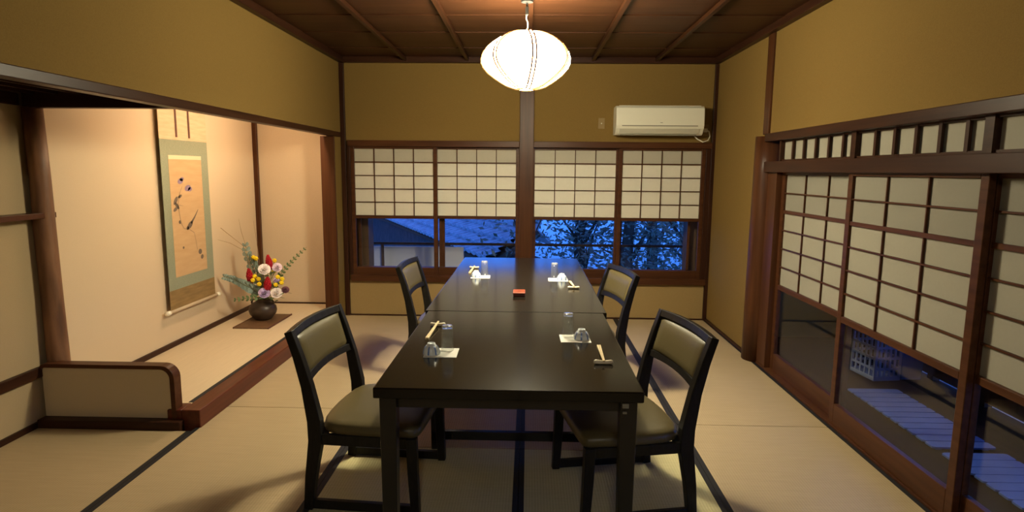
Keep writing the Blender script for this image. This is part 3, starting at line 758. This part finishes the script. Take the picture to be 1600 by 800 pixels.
# ------------------------------------------------------------------ flowers in the alcove
t = thing('flower_mat', 'woven brown mat under the bronze vase', 'mat', (-2.35, 5.27, .098))
bx(-.150, .150, -.26, .26, 0, .010).build('weave', 'vase_mat', t, bevel=.003)
for s in (-1, 1): bx(s*.150-.004, s*.150+.004, -.262, .262, -.0, .013).build('edge_binding', 'ribbon', t)
VC = Vector((-2.375, 5.32, .108))
t = thing('flower_vase', 'round dark bronze vase holding the flowers', 'vase', VC)
prof = [(.0, .002), (.062, 0), (.070, .004), (.085, .02), (.112, .055), (.120, .085), (.114, .118), (.092, .148), (.062, .165), (.055, .172), (.060, .186), (.066, .192), (.058, .190), (.048, .172), (.085, .13), (.10, .085), (.0, .02)]
MB().lathe(prof, n=32).build('body', 'bronze', t, smooth=True)
for s in (-1, 1):
    MB().tube([(s*.060, 0, .178), (s*.085, 0, .182), (s*.098, 0, .160), (s*.098, 0, .142)], .008, 8).build('lug', 'bronze', t, smooth=True)
MOUTH = VC + Vector((0, 0, .175))
CAMP = Vector((0, 0, 1.45))
def flower(name, label, cat, head, group=None):
    base_ = MOUTH + Vector((rnd.uniform(-.03, .03), rnd.uniform(-.03, .03), -.07))
    r = thing(name, label, cat, base_, 0, group); 
    return r, base_
def stem(r, base_, head, mat='stem', rad=.003, name='stem'):
    mid = base_.lerp(head, .45) + Vector((0, 0, .25*abs(head.x-base_.x)+.02))
    neck = MOUTH + Vector(((base_.x-MOUTH.x)*.9, (base_.y-MOUTH.y)*.9, .02))
    MB().tube([base_, neck, mid.lerp(neck, .35), head.lerp(mid, .35), head], rad, 6).build(name, mat, r, smooth=True, world=True)
def petals(m, c, rad, nrm, rings=4):
    nrm = nrm.normalized(); a = nrm.orthogonal().normalized(); b = nrm.cross(a)
    for k in range(rings):
        f = 1-k/rings*.82; np_ = max(4, 7-k)
        open_ = 1.05-.22*k
        for i in range(np_):
            th = 2*PI*i/np_+k*.55+rnd.uniform(-.1, .1)
            d = math.cos(th)*a+math.sin(th)*b; s = nrm.cross(d)
            rows = []
            for u in range(4):
                uu = u/3; out = rad*f*(.15+.85*uu**.8*math.sin(min(open_, 1.2))); up = rad*(.55*uu*(1-.25*uu*open_)+.10*k)
                wd = rad*f*.55*math.sin(PI*(.18+.64*uu))
                p = c+d*out+nrm*(up-.35*rad)
                rows.append([p-s*wd+nrm*.10*rad*uu, p+d*.06*rad, p+s*wd+nrm*.10*rad*uu])
            m.rings(rows, caps=False, closed=False)
def rose(label, P, rad, mat):
    P = Vector(P); r, b = flower('lisianthus_flower', label, 'flower', P, 'flowers in the bronze vase')
    stem(r, b, P-Vector((0, 0, rad*.3)))
    m = MB(); petals(m, P, rad, (CAMP-P).normalized()+Vector((0, 0, .5)))
    m.build('bloom', mat, r, smooth=True, solid=.0012, world=True)
    m = MB()
    for k in range(3):
        th = k*2.1; c = P+Vector((math.cos(th)*rad*.8, math.sin(th)*rad*.8, -rad*.75))
        m.face([P-Vector((0, 0, rad*.5)), c+Vector((-.010, .01, 0)), c+Vector((math.cos(th)*.03, math.sin(th)*.03, -.004)), c+Vector((.010, -.01, 0))])
    m.build('sepals', 'leaf', r, solid=.001, world=True)
def plume(label, P, h, rad):
    P = Vector(P); r, b = flower('celosia_plume', label, 'flower', P, 'flowers in the bronze vase')
    stem(r, b, P-Vector((0, 0, h*.4)))
    m = MB(); lean = Vector((rnd.uniform(-.15, .15), 0, 1)).normalized()
    for k in range(60):
        u = k/60; rr = rad*(math.sin(PI*(.15+.8*u))**.8)*(1-.35*u)
        th = k*2.4; c = P+lean*(h*(u-.5))+Vector((math.cos(th)*rr*.75, math.sin(th)*rr*.75, 0))
        m.ball(c, rad*.34*(1.1-.5*u), 1, (1, 1, 1.5), .5)
    m.build('plume', 'p_red', r, world=True)
def yellow(label, pts):
    P = Vector(pts[0]); r, b = flower('yellow_craspedia', label, 'flower', P, 'flowers in the bronze vase')
    for p in pts:
        p = Vector(p); stem(r, b, p, rad=.002)
        m = MB()
        for k in range(14):
            z = 1-2*(k+.5)/14; th = k*2.4; q = math.sqrt(1-z*z)
            m.ball(p+.012*Vector((q*math.cos(th), q*math.sin(th), z)), .0095, 1)
        m.build('blossom', 'p_yellow', r, smooth=True, world=True)
rose('large white lisianthus at the middle of the bouquet', (-2.319, 5.260, 0.571), .056, 'p_white')
rose('pale pink lilac lisianthus at the upper right of the bouquet', (-2.233, 5.330, 0.578), .046, 'p_pink')
rose('lilac purple rose-like bloom low over the vase rim', (-2.311, 5.220, 0.367), .054, 'p_lilac')
rose('white lisianthus low at the right of the bouquet', (-2.211, 5.240, 0.364), .054, 'p_white')
rose('small pale lilac bloom beside the yellow blossoms on the right', (-2.232, 5.300, 0.468), .028, 'p_lilac')
rose('small dark plum bloom at the right edge of the bouquet', (-2.147, 5.280, 0.386), .036, 'p_brown')
plume('crimson plume standing tallest in the bouquet', (-2.301, 5.320, 0.631), .115, .034)
plume('crimson plume on the left of the bouquet', (-2.457, 5.270, 0.516), .115, .034)
plume('crimson plume at the middle between yellow and lilac blooms', (-2.291, 5.250, 0.453), .100, .036)
yellow('yellow button blossoms left of the middle plume', [(-2.408, 5.220, 0.480), (-2.361, 5.230, 0.490), (-2.348, 5.210, 0.448), (-2.398, 5.240, 0.511)])
yellow('yellow button blossoms on the right of the bouquet', [(-2.194, 5.240, 0.508), (-2.163, 5.260, 0.487), (-2.166, 5.250, 0.455), (-2.210, 5.230, 0.441)])
yellow('yellow button blossoms at the top beside the eucalyptus', [(-2.447, 5.340, 0.666), (-2.420, 5.330, 0.657)])
yellow('pale yellow buds right of the tallest plume', [(-2.258, 5.340, 0.640), (-2.264, 5.330, 0.543)])
def branch(name, label, cat, pts, leaf, leafmat, lr, pairs, stemmat='stem', rad=.003, droop=0, asp=1):
    pts = [Vector(p) for p in pts]; b = MOUTH + Vector((rnd.uniform(-.02, .02), rnd.uniform(-.02, .02), -.05))
    r = thing(name, label, cat, b, 0, 'flowers in the bronze vase')
    full = [b, MOUTH+Vector((0, 0, .01))]+pts
    MB().tube(full, [rad]*(len(full)-1)+[rad*.35], 6).build('stem', stemmat, r, smooth=True, world=True)
    if pairs:
        m = MB()
        for k in range(pairs):
            u = (k+.3)/pairs*(len(pts)-1); i = min(int(u), len(pts)-2); p = pts[i].lerp(pts[i+1], u-i); d = (pts[i+1]-pts[i]).normalized()
            sc_ = lr*(1-.55*k/pairs)
            for sgn in (-1, 1):
                side = (d.cross(Vector((rnd.uniform(-.4, .4), -1, rnd.uniform(-.5, .5)))).normalized()*sgn + d*.35).normalized()
                nn = side.cross(d).normalized()
                n_ = 8; c = p+side*sc_*1.0*asp
                m.face([c+side*sc_*asp*math.cos(2*PI*q/n_)+(d*math.sin(2*PI*q/n_)+nn*.2*math.sin(4*PI*q/n_))*sc_ for q in range(n_)])
        m.build('leaves', leafmat, r, solid=.0008, world=True)
    return r
branch('eucalyptus_stem', 'thick silver green eucalyptus stem drooping to the left', 'foliage',
       [(-2.385, 5.270, 0.356), (-2.433, 5.230, 0.409), (-2.496, 5.200, 0.454), (-2.559, 5.170, 0.498), (-2.637, 5.150, 0.523)], 1, 'eucalyptus', .030, 17)
branch('eucalyptus_stem', 'upright grey green eucalyptus sprig at the upper left', 'foliage',
       [(-2.407, 5.330, 0.448), (-2.456, 5.350, 0.572), (-2.508, 5.360, 0.674), (-2.535, 5.370, 0.800)], 1, 'eucalyptus', .036, 9)
branch('small_leaf_branch', 'thin branch with tiny leaves reaching up to the right', 'foliage',
       [(-2.279, 5.350, 0.388), (-2.215, 5.380, 0.524), (-2.121, 5.420, 0.636), (-2.009, 5.460, 0.749)], 1, 'leaf', .014, 12, asp=1.3)
branch('small_leaf_branch', 'low sprig of dark leaves left of the vase', 'foliage',
       [(-2.366, 5.200, 0.336), (-2.412, 5.150, 0.334), (-2.467, 5.100, 0.338), (-2.515, 5.050, 0.337)], 1, 'leaf', .015, 6, asp=1.2)
branch('dry_twig', 'long bare twig reaching to the upper left', 'twig', [(-2.430, 5.330, 0.448), (-2.529, 5.330, 0.770), (-2.641, 5.300, 0.875), (-2.772, 5.270, 1.000)], 0, 'leaf', 0, 0, 'twig', .0028)
branch('dry_twig', 'short bare twig pointing left below the long one', 'twig', [(-2.430, 5.330, 0.448), (-2.528, 5.300, 0.740), (-2.613, 5.270, 0.799), (-2.711, 5.220, 0.838)], 0, 'leaf', 0, 0, 'twig', .002)
branch('dry_twig', 'fine upright twig above the eucalyptus', 'twig', [(-2.441, 5.360, 0.501), (-2.530, 5.380, 0.764), (-2.573, 5.400, 0.888), (-2.590, 5.400, 1.003)], 0, 'leaf', 0, 0, 'twig', .0018)
branch('dry_twig', 'fine twig beside the alcove corner strip', 'twig', [(-2.403, 5.380, 0.498), (-2.427, 5.400, 0.670), (-2.451, 5.420, 0.841), (-2.467, 5.420, 0.986)], 0, 'leaf', 0, 0, 'twig', .0018)
def greens(label, P):
    P = Vector(P); r, b = flower('leafy_filler', label, 'foliage', P, 'flowers in the bronze vase')
    stem(r, b, P, rad=.002)
    m = MB()
    for k in range(26):
        c = P+Vector((rnd.gauss(0, .05), rnd.gauss(0, .035), rnd.gauss(0, .045))); d = Vector((rnd.uniform(-1, 1), rnd.uniform(-1, 1), rnd.uniform(-.2, 1))).normalized(); s = d.orthogonal().normalized()
        m.face([c-d*.028, c+s*.011, c+d*.028, c-s*.011])
    m.build('leaves', 'leaf', r, solid=.0008, world=True)
greens('green filler leaves in the middle of the bouquet', (-2.343, 5.330, 0.461))
greens('green filler leaves low around the vase rim', (-2.332, 5.290, 0.329))

# ------------------------------------------------------------------ veranda to the right
struct(bx(XR+.10, 3.00, YF, 5.6, -.09, -.032).build('floor_veranda', 'engawa'), 'dark polished veranda floor beyond the paper doors', 'floor')
wall('wall_veranda_end', [(XR+.10, 3.05, 5.5, 5.6, -.09, 2.3)], 'plaster', 'plain end wall of the veranda')
struct(bx(XR+.10, 3.1, YF-.1, 5.6, 2.2, 2.3).build('ceiling_veranda', 'dark_wood_y'), 'dark veranda ceiling', 'ceiling')
# outer shutters: boards with a low band of glass
mb = bx(2.95, 3.0, YF, 5.5, 1.9, 2.2).box(2.95, 3.0, YF, 5.5, .0, .22)
for y0, y1 in ((5.22, 5.5), (3.78, 4.2), (2.45, 2.62), (1.3, 1.5), (YF, -.5)): mb.box(2.95, 3.0, y0, y1, .22, 1.9)
for y0, y1 in ((4.75, 5.5), (4.36, 4.42), (3.85, 3.97), (3.35, 3.47), (YF, 2.3)): mb.box(2.95, 3.0, y0, y1, -.032, .0)
wall_o = struct(mb.build('wall_veranda_outer', 'outer_wood'), 'outer boarded wall of the veranda', 'wall')
for i, (y0, y1) in enumerate(((4.2, 5.22), (2.62, 3.78), (1.5, 2.45), (-.5, 1.3))):
    struct(bx(2.97, 2.976, y0, y1, .22, 1.9).build('window_%d' % (10+i), 'glass'), 'tall outer window of the veranda', 'window')
struct(bx(3.0, 9, -6, 6.2, -.16, -.12).build('ground_garden', 'gravel'), 'pale gravel outside the veranda', 'ground')
# pale slatted boards on the veranda floor, blue sky light put into their colour
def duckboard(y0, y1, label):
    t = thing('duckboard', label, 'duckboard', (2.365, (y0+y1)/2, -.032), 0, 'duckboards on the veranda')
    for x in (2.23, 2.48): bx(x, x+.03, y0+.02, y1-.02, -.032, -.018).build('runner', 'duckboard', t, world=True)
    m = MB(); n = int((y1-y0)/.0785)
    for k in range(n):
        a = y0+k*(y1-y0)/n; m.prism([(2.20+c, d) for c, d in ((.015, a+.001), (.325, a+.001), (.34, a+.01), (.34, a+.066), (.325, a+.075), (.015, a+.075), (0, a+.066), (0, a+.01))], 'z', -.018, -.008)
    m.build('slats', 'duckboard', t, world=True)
duckboard(3.19, 4.10, 'slatted board coloured with blue sky light on the veranda behind the middle paper door')
duckboard(1.95, 3.13, 'slatted board coloured with blue sky light on the veranda behind the nearest paper door')
# crates on the veranda
t = thing('plastic_crate', 'white lattice plastic crate seen through the glass of the right door', 'crate', (2.585, 4.46, -.032), math.radians(8))
m = MB(); cw, cd, chh = .10, .13, .42
for (x0, x1, y0, y1) in ((-cw, cw, -cd, -cd+.008), (-cw, cw, cd-.008, cd), (-cw, -cw+.008, -cd, cd), (cw-.008, cw, -cd, cd)):
    lenx = x1-x0 > .05
    for k in range(6): m.box(x0, x1, y0, y1, .0+k*.078, .016+k*.078 if k else .03)
    for k in range(6):
        if lenx:
            xx = x0+k*(x1-x0-.014)/5; m.box(xx, xx+.014 if 0 < k < 5 else xx+.02, y0, y1, 0, .406)
        else:
            yy = y0+k*(y1-y0-.014)/5; m.box(x0, x1, yy, yy+.014, 0, .406)
m.build('lattice_body', 'crate_dusk_white', t)
bx(-cw, cw, -cd, cd, .0, .012).build('bottom', 'crate_dusk_white', t)
t = thing('plastic_bin', 'blue plastic bin beside the white crate on the veranda', 'bin', (2.80, 4.47, -.032))
m = MB().rings([[(sx_*a, sy_*a, z) for sx_, sy_ in ((-.085, -.12), (.085, -.12), (.085, .12), (-.085, .12))] for z, a in ((0, .85), (.38, 1.0), (.38, .92), (.02, .78))])
m.build('body', 'crate_blue', t, bevel=.006)
m = MB()
for s in (-1, 1): m.box(s*.088-.004, s*.088+.004, -.125, .125, .355, .385).box(-.092, .092, s*.123-.004, s*.123+.004, .355, .385)
m.build('rim', 'crate_blue', t)

# ------------------------------------------------------------------ outside the far windows
t = thing('balcony_railing', 'dark balcony handrail with a pale panel outside the far windows', 'railing', (0, 6.75, -.2))
bx(-2.2, 2.2, 6.735, 6.765, .625, .652).build('handrail', 'rail_wood', t, world=True, bevel=.003)
for x in (-2.1, -1.625, 2.1): bx(x-.014, x+.014, 6.738, 6.762, -.2, .625).build('post', 'rail_wood', t, world=True)
bx(-2.0, -.72, 6.78, 6.80, -.05, .60).build('panel', 'panel', t, world=True)
struct(bx(-2.6, 2.6, 6.1, 6.85, -.26, -.2).build('floor_balcony', 'dark_wood_x'), 'narrow balcony floor outside the far windows', 'floor')
t = thing('shutter_box', 'pale boarded shutter box outside the far left window', 'shutter box', (-1.72, 6.25, .0))
m = MB()
for i in range(3): m.box(-.155+i*.085, -.155+i*.085+.083, -.10, .10, -.2, 1.9)
m.build('boards', 'outer_wood', t); bx(-.16, .105, -.11, .11, 1.9, 1.93).build('cap', 'outer_wood', t)
t = copy_thing(t, (1.76, 6.25, 0), 0, 'pale boarded shutter box outside the far right window')
# neighbour's house with a tiled roof
E0 = Vector((-.63, 8.17, .27)); ed = Vector((-.40, .9165, 0)).normalized(); upd = Vector((.9165, .40, 0)).normalized()*math.cos(math.radians(30)) + Vector((0, 0, math.sin(math.radians(30))))
nrm_ = ed.cross(upd).normalized()
if nrm_.z < 0: nrm_ = -nrm_
t = thing('neighbour_house', 'neighbouring house with grey tiled roof seen through the left windows', 'house', (E0.x, E0.y, -3.0))
m = MB(); L = 15.0; nc = 4; dl = .20; nw = 68; tw = L/nw
for c in range(nc):
    for k in range(nw):
        a0 = E0 + ed*(k*tw-.3) + upd*(c*dl)
        rows = []
        for (uu, hh) in ((0, .075), (dl+.02, .012)):
            rows.append([a0+ed*(tw*q)+upd*uu+nrm_*(hh+bump) for q, bump in ((0, .018), (.18, .030), (.34, .016), (.62, 0), (.86, .002), (1.0, .016))])
        m.rings(rows, caps=False, closed=False)
        lo = [a0+ed*(tw*q)+nrm_*(.075+bump) for q, bump in ((0, .018), (.18, .030), (.34, .016), (.62, 0), (.86, .002), (1.0, .016))]
        m.rings([[p-nrm_*.062 for p in lo], lo], caps=False, closed=False)
m.build('roof_tiles', 'roof_tile', t, world=True)
m = MB(); th = .06
a = E0-ed*.3; b_ = E0+ed*(L-.3); c_ = b_+upd*nc*dl; d_ = a+upd*nc*dl
m.rings([[p-nrm_*(.10) for p in (a, b_, c_, d_)], [p-nrm_*.02 for p in (a, b_, c_, d_)]])
m.build('roof_boards', 'outer_wood', t, world=True)
m = MB(); m.tube([d_+nrm_*.10, c_+nrm_*.10], .11, 8); m.build('ridge', 'roof_tile', t, world=True)
m = MB()
q0 = E0+upd*.35-ed*0+ed*.2; q1 = E0+upd*.35+ed*(L-1); q2 = E0+upd*(2*nc*dl-.5)+ed*(L-1); q3 = E0+upd*(2*nc*dl-.5)+ed*.2
m.rings([[(p.x, p.y, -3.0) for p in (q0, q1, q2, q3)], [(p.x, p.y, .22) for p in (q0, q1, q2, q3)]])
m.build('wall', 'house_wall', t, world=True)
far = MB(); far.rings([[p-nrm_*.02 for p in (d_, c_, c_+Vector((.20, .09, -.20)), d_+Vector((.20, .09, -.20)))], [p+nrm_*.04 for p in (d_, c_, c_+Vector((.20, .09, -.20)), d_+Vector((.20, .09, -.20)))]])
far.build('rear_roof', 'roof_tile', t, world=True)
# ground and river
struct(bx(-40, 40, 6.9, 19, -3.2, -3.0).build('ground', 'earth'), 'dark garden ground below the windows', 'ground')
tag(bx(-90, 90, 19, 160, -3.3, -3.15).build('river', 'water'), 'pale blue river beyond the trees', 'river', kind='stuff')
# trees
def tree(label, x, y, h, lean, crown, nleaf, spread, thick=1):
    t = thing('garden_tree', label, 'tree', (x, y, -3.0), 0, 'trees outside the right hand windows')
    top = Vector((x+lean, y, -3.0+h))
    m = MB(); b = Vector((x, y, -3.0))
    pts = [b, b.lerp(top, .3)+Vector((.06*thick**2, 0, 0)), b.lerp(top, .6)+Vector((-.08*thick**2, .05, 0)), top]
    m.tube(pts, [.13*thick, .11*thick, .09*thick, .03*thick], 10); trunk = m.build('trunk', 'bark', t, smooth=True, world=True)
    m = MB(); tips = []
    for k in range(12):
        s0 = b.lerp(top, .35+.6*k/12); th = k*2.4; e = s0+Vector((math.cos(th)*spread*.9, math.sin(th)*spread*.6, .4+rnd.random()*.5))
        m.tube([s0, s0.lerp(e, .5)+Vector((0, 0, .1)), e], [.035*thick, .022*thick, .008*thick], 6); tips += [e, s0.lerp(e, .6)]
    m.build('branches', 'bark', t, smooth=True, world=True)
    m = MB()
    for k in range(int(nleaf*1.7)):
        c = rnd.choice(tips)+Vector((rnd.gauss(0, .28), rnd.gauss(0, .28), rnd.gauss(0, .25)))
        d = Vector((rnd.gauss(0, 1), rnd.gauss(0, 1), rnd.gauss(0, .6))).normalized(); s = d.orthogonal().normalized(); L_ = rnd.uniform(.03, .06)
        m.face([c-d*L_, c+s*L_*.4, c+d*L_, c-s*L_*.4])
    m.build('leaves', 'foliage', t, world=True)
tree('dark leafy tree right of the bright gap beside the middle post', .80, 9.4, 5.6, .12, 1, 1500, .42)
tree('leaning tree seen through the right half of the third window', 1.42, 8.6, 5.4, .10, 1, 1500, .5)
tree('slim tree seen through the left half of the far right window', 2.05, 10.6, 6.0, .3, 1, 2200, .7)
tree('leafy tree at the right end of the far right window', 2.55, 8.8, 5.5, -.2, 1, 2000, .6)
tree('thin young tree whose leaves overlap the tiled roof', -.035, 7.42, 4.3, .0, 1, 460, .34, .42)
tree('distant tree filling the gaps behind the others on the right', 3.5, 13.0, 6.4, -.3, 1, 2600, 1.1)
